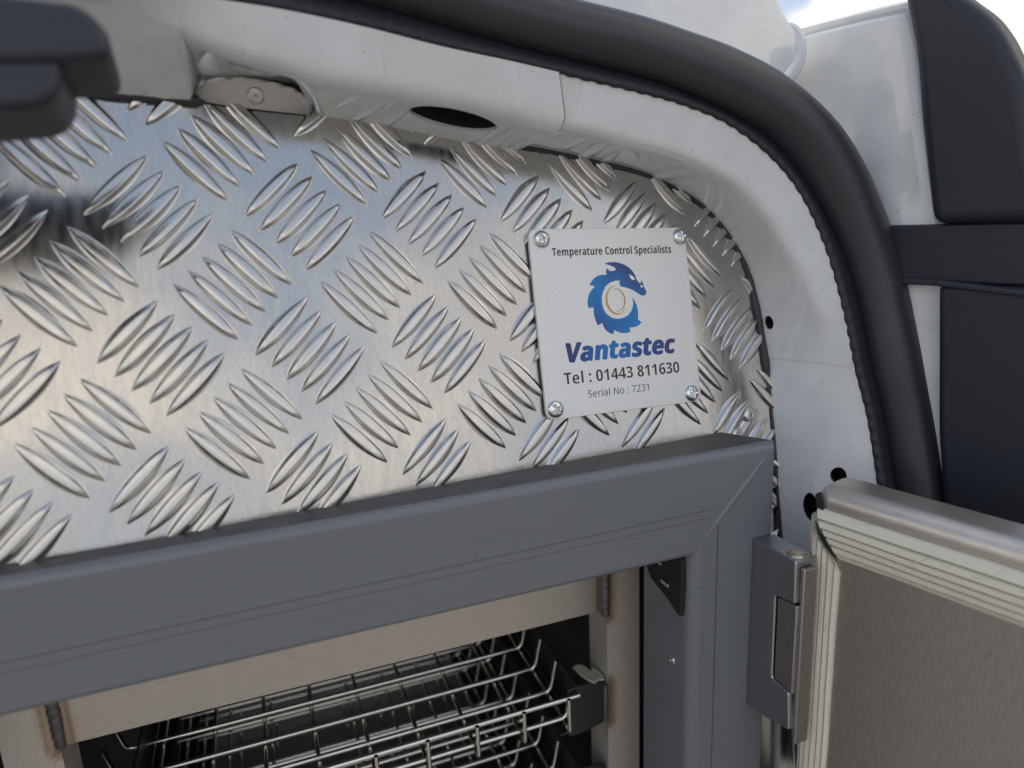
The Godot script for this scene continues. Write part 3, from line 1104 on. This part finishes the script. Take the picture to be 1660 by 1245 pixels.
func heat_box(lo: Vector3, hi: Vector3, hot: Array) -> ArrayMesh:
	var st := begin()
	st.set_smooth_group(-1)
	var tint := func(p: Vector3) -> Color:
		var c := Color(1, 1, 1)
		for h in hot:
			var a: Vector3 = h[0]
			var b: Vector3 = h[1]
			var t := clampf((p - a).dot(b - a) / (b - a).length_squared(), 0.0, 1.0)
			var d := p.distance_to(a.lerp(b, t)) * 1000.0
			c *= Color(1, 1, 1).lerp(Color(0.95, 0.80, 0.58), (1.0 - smoothstep(3.5, 9.0, d)) * 0.8)
			c *= Color(1, 1, 1).lerp(Color(0.52, 0.40, 0.40), exp(-pow((d - 4.2) / 0.9, 2.0)))
			c *= Color(1, 1, 1).lerp(Color(0.36, 0.36, 0.46), 1.0 - smoothstep(2.2, 3.4, d))
		return c
	for ax in 3:
		var u := (ax + 1) % 3
		var v := (ax + 2) % 3
		for s in [0, 1]:
			var nu := clampi(int((hi[u] - lo[u]) / 0.0015), 1, 240)
			var nv := clampi(int((hi[v] - lo[v]) / 0.0015), 1, 240)
			if ax != 2 or s == 0:
				nu = mini(nu, 12)
				nv = mini(nv, 12)
			for i in nu:
				for j in nv:
					var c := []
					for d in [[0, 0], [1, 0], [1, 1], [0, 1]]:
						var p := Vector3.ZERO
						p[ax] = hi[ax] if s else lo[ax]
						p[u] = lerpf(lo[u], hi[u], float(i + d[0]) / nu)
						p[v] = lerpf(lo[v], hi[v], float(j + d[1]) / nv)
						c.append(p)
					for k in ([0, 2, 1, 0, 3, 2] if s else [0, 1, 2, 0, 2, 3]):
						st.set_color(tint.call(c[k]))
						st.add_vertex(c[k])
	return done(st)

func bead(path: Array, r: float, seed_: int) -> ArrayMesh:
	var pts := PackedVector3Array()
	var rad := PackedFloat32Array()
	var rng := RandomNumberGenerator.new()
	rng.seed = seed_
	var a: Vector3 = path[0]
	var b: Vector3 = path[1]
	var n := 26
	for i in n + 1:
		var f := float(i) / n
		pts.append(a.lerp(b, f) + Vector3(rng.randf_range(-1, 1), 0, rng.randf_range(-1, 1)) * r * 0.08)
		rad.append(r * (0.72 + 0.28 * sqrt(sin(PI * clampf(f, 0.03, 0.97)))) * (1.0 + 0.10 * sin(i * 2.1)))
	var st := begin()
	tube(st, pts, rad, 12)
	return done(st)

func make_frame() -> void:
	var o := thing("cabinet_frame", "grey mitred door frame of the insulated cabinet below the tread plate", "door frame", Transform3D(Basis.IDENTITY, Vector3(0, 1.5, 0)))
	var st := begin()
	# header: section lofted from the left to the mitred right end
	var left := -0.150
	var rows := []
	var yt := -0.1033
	var yb := -0.1474
	var zf := 0.0420
	for e in [0, 1]:
		var ytb: float = [-0.0925, -0.1085][e]
		var prof := [Vector2(yb, -0.004)]
		for k in 4:
			var a := PI / 2 * k / 3.0
			prof.append(Vector2(yb + 0.0022 * (1.0 - sin(a)), zf - 0.0022 * cos(a) ) if false else Vector2(yb + 0.0022 - 0.0022 * cos(a), zf - 0.0022 + 0.0022 * sin(a)))
		for k in 7:
			var a := PI / 2 * k / 6.0
			prof.append(Vector2(yt - 0.0032 + 0.0032 * sin(a), zf - 0.0032 + 0.0032 * cos(a)))
		prof.append(Vector2(ytb, 0.0015))
		prof.append(Vector2(yb, -0.004))
		var row := PackedVector3Array()
		for p in prof:
			var x := left
			if e == 1:
				x = 0.2293 + minf(0.0, (p.x - yt) * 0.9456)
			row.append(Vector3(x, p.x, p.y))
		rows.append(row)
	# flat faces and rounded edges kept apart
	for j in rows[0].size() - 1:
		var round_: bool = (j >= 1 and j <= 3) or (j >= 5 and j <= 10)
		var a0: PackedVector3Array = rows[0]
		var a1: PackedVector3Array = rows[1]
		st.set_smooth_group((1 if j < 4 else 2) if round_ else -1)
		var steps := 1
		if j == rows[0].size() - 3:
			var ts := begin()
			ts.set_smooth_group(-1)
			quad(ts, a0[j], a1[j], a1[j + 1], a0[j + 1])
			put("grime_shade_top", done(ts), M.grime_shade_frame, o)  # top face: streaks of grime plus shade painted as a darker colour
		else:
			quad(st, a0[j], a1[j], a1[j + 1], a0[j + 1])
	st.set_smooth_group(-1)
	var last: PackedVector3Array = rows[1]
	for j in last.size() - 2:
		tri(st, last[0], last[j + 1], last[j + 2])
	put("header", done(st), M.grey_frame, o)
	# right post, with its inner face running back into the opening
	st = begin()
	rows = []
	for e in [0, 1]:
		var prof := [Vector2(0.1876, 0.0040)]
		for k in 7:
			var a := PI / 2 * k / 6.0
			prof.append(Vector2(0.1876 + 0.0050 - 0.0050 * cos(a), zf - 0.0050 + 0.0050 * sin(a)))
		for k in 4:
			var a := PI / 2 * k / 3.0
			prof.append(Vector2(0.2293 - 0.0022 + 0.0022 * sin(a), zf - 0.0022 + 0.0022 * cos(a)))
		prof.append(Vector2(0.2293, 0.0040))
		prof.append(Vector2(0.1876, 0.0040))
		var row := PackedVector3Array()
		for p in prof:
			row.append(Vector3(p.x, -0.46 if e == 0 else minf(yb + (p.x - 0.1876) / 0.9456, -0.1125 if p.y < 0.01 else 0.0), p.y))
		rows.append(row)
	for j in rows[0].size() - 1:
		var round_: bool = (j >= 1 and j <= 6) or (j >= 8 and j <= 10)
		var a0: PackedVector3Array = rows[0]
		var a1: PackedVector3Array = rows[1]
		st.set_smooth_group((1 if j < 7 else 2) if round_ else -1)
		quad(st, a0[j], a0[j + 1], a1[j + 1], a1[j])
	put("post", done(st), M.grey_frame, o)
	st = begin()
	prism(st, PackedVector2Array([Vector2(-0.150, -0.46), Vector2(-0.1055, -0.46), Vector2(-0.1055, yb - 0.0002), Vector2(-0.150, yb - 0.0002)]), 0.004, zf - 0.0002, 0.003)
	put("post", done(st), M.grey_frame, o)
	# filled mitre: a soft raised line from corner to corner
	st = begin()
	var p0 := Vector3(0.2278, yt - 0.0020, zf - 0.0016)
	var p1 := Vector3(0.1915, yb + 0.0040, zf - 0.0016)
	tube(st, PackedVector3Array([p0, p0.lerp(p1, 0.33), p0.lerp(p1, 0.66), p1]), PackedFloat32Array([0.0016, 0.0022, 0.0021, 0.0016]), 16)
	put("mitre_bead", done(st), M.grey_frame, o)
	# scored guide lines along the header and down the post
	st = begin()
	for l in [[-0.1290, 0.00013], [-0.1325, 0.00009]]:
		tube(st, PackedVector3Array([Vector3(left, l[0] - 0.0008, zf), Vector3(0.0, l[0], zf), Vector3(0.1, l[0] + 0.0003, zf), Vector3(0.196, l[0] + 0.0012, zf)]), l[1], 6)
	tube(st, PackedVector3Array([Vector3(0.2005, yb + 0.012, zf), Vector3(0.2003, -0.30, zf), Vector3(0.2001, -0.45, zf)]), 0.0002, 6)
	put("scored_line", done(st), M.scored, o)
	# black latch keep and rivet on the inner face of the post
	st = begin()
	var px := Transform3D(Basis(Vector3(0, 0, 1), Vector3(0, 1, 0), Vector3(-1, 0, 0)), Vector3(0.1876, 0, 0))
	prism(st, round_poly(poly2([9, -166, 16, -153, 38, -149, 38.5, -163, 37.5, -178, 27, -174, 13, -171]), 0.002, 3), 0.0, 0.0022, 0.0007, 2, px)
	var keep := put("latch_keep", done(st), M.cavity, o)
	st = begin()
	add_rbox(st, Vector3(0.1846, -0.1600, 0.0150), Vector3(0.1858, -0.1585, 0.0230), 0.0005, 1)
	add_rbox(st, Vector3(0.1846, -0.1680, 0.0230), Vector3(0.1858, -0.1660, 0.0290), 0.0005, 1)
	st.index()
	put("keep_spring", st.commit(), M.pin_brass, keep)
	put("rivet", dome(0.0021, 0.0010, 0.0006), M.rivet_metal, o, Transform3D(Basis(Vector3(0, 0, 1), Vector3(0, 1, 0), Vector3(-1, 0, 0)), Vector3(0.1876, -0.2045, 0.0288)))

# ------------------------------------------------------------------ cabinet inside
func make_cabinet() -> void:
	var o := thing("steel_carcass", "brushed stainless rack frame with heat tinted welds inside the grey door frame", "rack frame", Transform3D(Basis.IDENTITY, Vector3(0, 1.5, 0)))
	var zf := -0.020
	var hot_r := [Vector3(0.1795, -0.172, zf), Vector3(0.1795, -0.2075, zf)]
	var hot_l := [Vector3(-0.0640, -0.172, zf), Vector3(-0.0640, -0.2045, zf)]
	var hot_t := [Vector3(0.1795, -0.2480, zf), Vector3(0.1795, -0.2700, zf)]
	put("top_rail", heat_box(Vector3(-0.0640, -0.2040, -0.045), Vector3(0.1797, -0.1640, zf - 0.0002), [hot_r, hot_l]), M.stainless, o)
	put("upright", heat_box(Vector3(0.1800, -0.46, -0.0405), Vector3(0.1990, -0.1640, zf), [hot_r, hot_t]), M.stainless_upright, o)
	put("upright", heat_box(Vector3(-0.0838, -0.46, -0.0405), Vector3(-0.0642, -0.1640, zf), [hot_l]), M.stainless_upright, o)
	put("weld_bead", bead([hot_r[0] + Vector3(0, 0, -0.0006), hot_r[1] + Vector3(0, 0, -0.0008)], 0.0027, 1), M.weld, o)
	put("weld_bead", bead([hot_l[0] + Vector3(0, 0, -0.0006), hot_l[1] + Vector3(0, 0, -0.0006)], 0.0024, 2), M.weld, o)
	put("weld_bead", bead([hot_t[0] + Vector3(-0.0004, 0, -0.0006), hot_t[1] + Vector3(-0.0004, 0, -0.0006)], 0.0014, 3), M.weld, o)
	# runners: a tab welded to the upright, folded back into a long channel
	for k in 3:
		var y0 := -0.2455 - 0.051 * k
		for s in [1.0, -1.0]:
			var st := begin()
			var tab := round_poly(poly2([157.0, -274.0, 178.6, -271.0, 178.6, -246.0, 166.0, -244.6, 157.0, -244.6]), 0.0035, 4)
			var pts := PackedVector2Array()
			for p in tab:
				var q := p + Vector2(0, -0.051 * k)
				pts.append(q if s > 0 else Vector2(0.1157 - q.x, q.y))
			prism(st, pts, zf - 0.0016, zf - 0.0004, 0.0004, 1)
			put("runner_tab", done(st), M.runner_steel, o)
			var x := 0.1640 if s > 0 else 0.1157 - 0.1640
			st = begin()
			add_rbox(st, Vector3(x - 0.0006, y0 - 0.0245, -0.34), Vector3(x + 0.0006, y0, zf - 0.0018), 0.0004, 1)
			var xa := x - 0.011 if s > 0 else x + 0.0008
			add_rbox(st, Vector3(xa, y0 - 0.0270, -0.34), Vector3(xa + 0.0102, y0 - 0.0258, zf - 0.0018), 0.0005, 1)
			st.index()
			put("runner", st.commit(), M.runner_steel, o)
	var st2 := begin()
	prism(st2, poly2([167.5, 36.5, 170.5, 37.6, 173.0, 36.2, 174.0, 34.2, 174.6, 30.2, 175.4, 29.4, 176.4, 32.0, 178.0, 31.0, 179.0, 28.0, 179.2, 23.0, 178.0, 20.4, 175.6, 21.4, 172.4, 20.0, 170.2, 23.0, 168.4, 29.0]), 0.0, 0.0009, 0.0003, 2, Transform3D(Basis(Vector3(1, 0, 0), Vector3(0, 0, -1), Vector3(0.02, 1, 0.03)), Vector3(0, -0.2452, 0)))
	put("paint_flake", done(st2), M.paint_flake, o)
	# liner of the cabinet: back, sides, roof and floor with thickness
	st2 = begin()
	for b in [[Vector3(-0.1500, -0.47, -0.352), Vector3(0.2293, -0.155, -0.342)], [Vector3(-0.1500, -0.47, -0.342), Vector3(-0.1055, -0.155, 0.0036)], [Vector3(0.2050, -0.47, -0.342), Vector3(0.2293, -0.155, 0.0036)], [Vector3(-0.1055, -0.160, -0.342), Vector3(0.2050, -0.1480, -0.0045)], [Vector3(-0.1055, -0.48, -0.342), Vector3(0.2050, -0.465, 0.04)]]:
		add_rbox(st2, b[0], b[1], 0.001, 1)
	st2.index()
	put("liner", st2.commit(), M.liner, o)

func rod(path: PackedVector3Array, r: float) -> ArrayMesh:
	var st := begin()
	tube(st, path, r, 10)
	return done(st)

func make_rack(label: String, y: float) -> Node3D:
	var o := thing("wire_rack", label, "wire rack", Transform3D(Basis.IDENTITY, Vector3(0.05, 1.5 + y, -0.02)), "wire racks in the cabinet")
	var x0 := -0.1085
	var x1 := 0.1065
	# long rods with turned-up ends
	for k in 11:
		var z := -0.0005 - 0.0222 * k
		var end_ := 0.0125 if k == 0 else 0.018
		var lean := 0.0015 if k == 0 else 0.0042
		put("rod", rod(bent([Vector3(x0 - lean, end_, z), Vector3(x0, 0, z), Vector3(x1, 0, z), Vector3(x1 + lean, end_, z)], 0.0042), 0.00118), M.rod_steel, o)
	# front rail
	put("front_rail", rod(PackedVector3Array([Vector3(x0 - 0.0045, 0.0128, 0.0020), Vector3(0.0, 0.0130, 0.0020), Vector3(x1 + 0.0060, 0.0128, 0.0020)]), 0.00138), M.rod_steel, o)
	# cross rods running back, turned up in front of the rail
	for k in 9:
		var x := 0.1058 - 0.02465 * k
		put("cross_rod", rod(bent([Vector3(x, 0.0138, 0.0042), Vector3(x, -0.0048 if k else -0.0070, 0.0042), Vector3(x, -0.0024, -0.0060), Vector3(x, -0.0024, -0.234)], 0.0036), 0.00105), M.rod_steel, o)
	return o

# ------------------------------------------------------------------ hinge and insulated door
func make_hinge() -> void:
	var o := thing("door_hinge", "grey steel block hinge between the grey frame post and the open insulated door", "hinge", Transform3D(Basis.IDENTITY, Vector3(0.2185, 1.5, 0.042)))
	var px := Transform3D(Basis(Vector3(0, 0, 1), Vector3(0, 1, 0), Vector3(-1, 0, 0)), Vector3(0, 0, 0))
	var st := begin()
	# seen from the side: two knuckle arms reach out from the leaf, the door leaf sits between them
	var leaf := poly2([0.2, -145.0, 26.0, -144.2, 26.6, -162.6, 15.4, -164.4, 15.6, -203.4, 26.0, -204.2, 27.2, -221.0, 12.0, -225.5, 0.2, -227.8])
	prism(st, round_poly(leaf, 0.0010, 3), -0.0105, 0.0, 0.0006, 2, px)
	put("fixed_leaf", done(st), M.hinge_steel, o)
	st = begin()
	prism(st, round_poly(poly2([16.2, -164.9, 27.2, -163.4, 27.2, -204.2, 16.4, -203.0]), 0.0008, 2), -0.0100, -0.0006, 0.0005, 2, px)
	prism(st, round_poly(poly2([26.4, -147.0, 28.6, -147.0, 28.8, -228.0, 26.6, -228.0]), 0.0008, 2), -0.0085, -0.0022, 0.0005, 2, px)
	put("door_leaf", done(st), M.door_steel, o)
	var cap := dome(0.0042, 0.0014)
	put("pin_cap", cap, M.pin_brass, o, Transform3D(Basis(Vector3(1, 0, 0), -PI / 2), Vector3(0.0055, -0.1446, 0.0205)))

func ribbed(parent: Node, called: String, a: Vector3, b: Vector3, across: Vector3, prof: Array, mitre_a := 0.0, mitre_b := 0.0) -> void:
	# profile points: [distance across, height out of the door]
	var st := begin()
	var dir := (b - a).normalized()
	var r0 := PackedVector3Array()
	var r1 := PackedVector3Array()
	for p in prof:
		r0.append(a + across * p[0] * MM + dir * p[0] * MM * mitre_a + Vector3(0, 0, p[1] * MM))
		r1.append(b + across * p[0] * MM + dir * p[0] * MM * mitre_b + Vector3(0, 0, p[1] * MM))
	var rows := []
	var wob := FastNoiseLite.new()
	wob.seed = 23
	wob.frequency = 0.05
	for k in 25:
		var row := PackedVector3Array()
		for i in r0.size():
			row.append(r0[i].lerp(r1[i], k / 24.0) + (across * wob.get_noise_2d(k * 4.0, i * 0.6) + Vector3(0, 0, wob.get_noise_2d(k * 5.0, 40.0 + i * 1.7))) * 0.0004)
		rows.append(row)
	sheet(st, rows, -1)
	st.set_smooth_group(-1)
	for r in [r0, r1]:
		var mid := Vector3.ZERO
		for p in r:
			mid += p / r.size()
		for i in r.size() - 1:
			tri(st, r[i], r[i + 1], mid)
	put(called, done(st), M.gasket, parent)

func make_door() -> void:
	var a := deg_to_rad(16.0)
	var o := thing("insulated_door", "open insulated stainless door with cream ribbed gasket, right of the hinge", "door", Transform3D(Basis(Vector3(sin(a), 0, cos(a)), Vector3(0, 1, 0), Vector3(-cos(a), 0, sin(a))), Vector3(0.236, 1.5, 0.070)))
	put("shell", rbox(Vector3(-0.0100, -0.50, -0.0215), Vector3(0.300, -0.1160, 0.0012), 0.0068, 5), M.stainless, o)
	put("inner_panel", rbox(Vector3(0.0015, -0.49, -0.0050), Vector3(0.292, -0.1400, 0.0016), 0.0008, 1), M.door_steel, o)
	# gasket: ribbed extrusion, mitred at the corner
	var ribs := [[0.0, -3.0], [0.0, 0.6], [0.8, 2.4], [3.4, 4.6], [3.7, 2.9], [4.2, 2.9], [4.5, 5.2], [6.6, 5.8], [6.9, 3.8], [7.3, 3.8], [7.6, 5.6], [9.6, 5.7], [9.9, 3.6], [10.3, 3.6], [10.6, 5.4], [12.6, 5.2], [12.9, 3.2], [13.3, 3.2], [13.6, 4.7], [15.6, 4.4], [15.9, 2.6], [16.4, 2.6], [16.7, 3.8], [18.2, 2.8], [18.8, 0.6]]
	ribbed(o, "gasket", Vector3(-0.0075, -0.1250, 0), Vector3(0.298, -0.1250, 0), Vector3(0, -1, 0), ribs, 0.62, -0.6)
	var side := []
	for p in ribs:
		side.append([p[0] * 0.74, p[1] * 0.95])
	ribbed(o, "gasket", Vector3(-0.0100, -0.1290, 0), Vector3(-0.0100, -0.497, 0), Vector3(1, 0, 0), side, 1.45, 0.0)
	# the split corner shows the dark hollow of the extrusion, and a bent lip
	var st := begin()
	prism(st, poly2([-8.6, -119.8, -5.6, -122.2, -4.6, -126.0, -7.9, -125.0]), -0.002, 0.0022, 0.0003, 1)
	put("corner_gap", done(st), M.cavity, o)
	st = begin()
	tube(st, PackedVector3Array([Vector3(-0.0062, -0.1300, 0.0046), Vector3(-0.0040, -0.1345, 0.0049), Vector3(-0.0012, -0.1390, 0.0045), Vector3(0.0026, -0.1432, 0.0030)]), PackedFloat32Array([0.0003, 0.00055, 0.0006, 0.0003]), 6)
	put("gasket_split", done(st), M.cavity, o)

# ------------------------------------------------------------------ van's rear door
func make_rear_door() -> void:
	var a := deg_to_rad(17.0)
	var o := thing("rear_door", "open white van rear door with dark plastic lining, beyond the rubber seal", "van door", Transform3D(Basis(Vector3(sin(a), 0, cos(a)), Vector3(0, 1, 0), Vector3(-cos(a), 0, sin(a))), Vector3(0.295, 1.5, 0.025)))
	var st := begin()
	# painted inner sheet, its right edge rolled away under the lining
	var left := [[68.0, -56.0], [52, -52], [36, -46], [12, -26], [-11, -8], [-43, 7], [-95, 23], [-140, 31], [-300, 40]]
	var right := [[68.0, 7.5], [52, 12], [36, 15], [12, 20], [-11, 25], [-43, 31.5], [-95, 36.5], [-140, 42], [-300, 51]]
	var rows := []
	for i in left.size():
		var y: float = left[i][0] * MM
		var xl: float = left[i][1] * MM
		var xr: float = right[i][1] * MM
		var row := PackedVector3Array()
		row.append(Vector3(xl, y, -0.02))
		row.append(Vector3(xl, y, -0.001))
		for k in 9:
			var f := k / 8.0
			row.append(Vector3(lerpf(xl, xr - 0.007, f), y, 0.0012 * sin(f * PI)))
		for k in range(1, 7):
			var an := PI / 2 * k / 6.0
			row.append(Vector3(xr - 0.007 + 0.010 * sin(an), y, -0.010 * (1.0 - cos(an))))
		rows.append(row)
	var fine := []
	for i in rows.size() - 1:
		for s in 5:
			var row := PackedVector3Array()
			for j in rows[i].size():
				row.append(rows[i][j].lerp(rows[i + 1][j], s / 5.0))
			fine.append(row)
	fine.append(rows[rows.size() - 1])
	# top of the sheet leans back into the groove below the hem
	var top: PackedVector3Array = fine[0]
	var t1 := PackedVector3Array()
	var t2 := PackedVector3Array()
	var t3 := PackedVector3Array()
	for j in top.size():
		t1.append(top[j] + Vector3(0, 0.0018, -0.0006))
		t2.append(top[j] + Vector3(0, 0.0030, -0.0024))
		t3.append(top[j] + Vector3(0, 0.0034, -0.0060))
	sheet(st, [t3, t2, t1] + fine, 0)
	put("inner_sheet", done(st), M.white_paint, o)
	st = begin()
	var hem := PackedVector3Array()
	for k in 12:
		hem.append(Vector3(lerpf(-0.050, 0.0075, k / 11.0), 0.0728 - 0.0012 * pow(k / 11.0, 6.0), -0.0035))
	hem.append(Vector3(0.0095, 0.0690, -0.0035))
	hem.append(Vector3(0.0110, 0.0600, -0.0042))
	hem.append(Vector3(0.0125, 0.0480, -0.0060))
	tube(st, hem, 0.0026, 12)
	put("hem", done(st), M.white_paint, o)
	put("back_sheet", rbox(Vector3(-0.045, -0.30, -0.036), Vector3(0.020, 0.0700, -0.0205), 0.003), M.white_paint, o)
	# moulded lining in two panels with a recessed band between
	var face := func(list: Array, z0: float, z1: float, bev: float, called: String, m: Material) -> void:
		var s := begin()
		prism(s, round_poly(poly2(list), bev * 1.25, 5), z0, z1, bev, 5)
		put(called, done(s), m, o)
	face.call([8.0, 90.0, 5.2, 79.0, 6.6, 73.0, 11.0, 58.2, 13.6, 46.1, 16.5, 26.8, 20.8, 4.6, 25.0, -16.2, 66.0, -16.2, 60.8, 0.0, 56.2, 18.0, 52.1, 36.0, 47.2, 45.6, 43.5, 52.6, 37.6, 61.0, 28.5, 69.0, 18.0, 80.0], -0.006, 0.0075, 0.0045, "lining_upper", M.door_trim)
	face.call([29.4, -40.6, 64.0, -40.6, 68.0, -60.0, 76.0, -140.0, 86.0, -300.0, 49.0, -300.0, 40.2, -138.0, 35.0, -104.0], -0.020, 0.0070, 0.0030, "lining_lower", M.door_trim)
	face.call([-8.0, -16.4, 66.0, -16.4, 66.0, -40.4, -8.0, -40.4], -0.018, 0.0042, 0.0012, "lining_band", M.door_trim)
	st = begin()
	add_rbox(st, Vector3(-0.006, -0.0416, 0.0018), Vector3(0.0295, -0.0388, 0.0060), 0.0009, 2)
	var ledge := Basis(Vector3(0, 0, 1), -0.085)
	st.index()
	put("ledge", st.commit(), M.bracket_plastic, o)
	put("ledge", rbox(Vector3(0.0, -0.0014, 0.0018), Vector3(0.040, 0.0012, 0.0084), 0.0009), M.bracket_plastic, o, Transform3D(ledge, Vector3(0.0290, -0.0400, 0.0)))

func make_bracket() -> void:
	var o := thing("latch_bracket", "dark charcoal plastic latch cover under the white beam, blurred in the top left corner", "latch cover", PT * Transform3D(Basis.IDENTITY, Vector3(-0.03, 0.035, 0.03)))
	var st := begin()
	var at := Transform3D(Basis.IDENTITY, Vector3(0.03, -0.035, -0.03))
	prism(st, round_poly(poly2([-85.0, 24.0, -22.0, 22.8, -6.0, 22.8, -1.0, 18.0, -0.6, 12.2, -4.4, 10.8, -18.0, 8.6, -85.0, 2.0]), 0.0028, 5), 0.0690, 0.0900, 0.0022, 4, at)
	put("cover", done(st), M.bracket_plastic, o)
	st = begin()
	prism(st, round_poly(poly2([-85.0, 8.0, -30.0, 9.5, -10.6, 11.5, -10.4, 7.4, -11.6, 3.2, -15.0, 0.2, -28.0, -2.0, -85.0, -8.0]), 0.0028, 5), 0.0690, 0.0885, 0.0022, 4, at)
	put("catch", done(st), M.bracket_plastic, o)
	put("mounting_arm", rbox(Vector3(-0.055, -0.030, 0.0), Vector3(-0.030, 0.015, 0.058), 0.004), M.bracket_plastic, o)

func make_ground() -> void:
	var st := begin()
	st.set_smooth_group(-1)
	quad(st, Vector3(-600, 0, -600), Vector3(600, 0, -600), Vector3(600, 0, 600), Vector3(-600, 0, 600))
	var g := put("ground", done(st), M.ground, self)
	g.set_meta("kind", "structure")

func _ready() -> void:
	PT = Transform3D(Basis(Vector3(0.99672, -0.05801, -0.05635), Vector3(0.04371, 0.97262, -0.22825), Vector3(0.06805, 0.22504, 0.97197)).orthonormalized(), Vector3(0, 1.5, 0))
	make_sky()
	make_materials()
	make_ground()
	make_van()
	make_seal()
	make_rear_door()
	make_tread_plate()
	make_sign()
	make_frame()
	make_cabinet()
	make_rack("uppermost wire rack, its bright front rail nearest below the stainless rail", -0.2605)
	make_rack("second wire rack from the top, seen through the uppermost rack", -0.3115)
	make_rack("lowest wire rack, deep in shade under the other two", -0.3625)
	make_hinge()
	make_door()
	make_bracket()
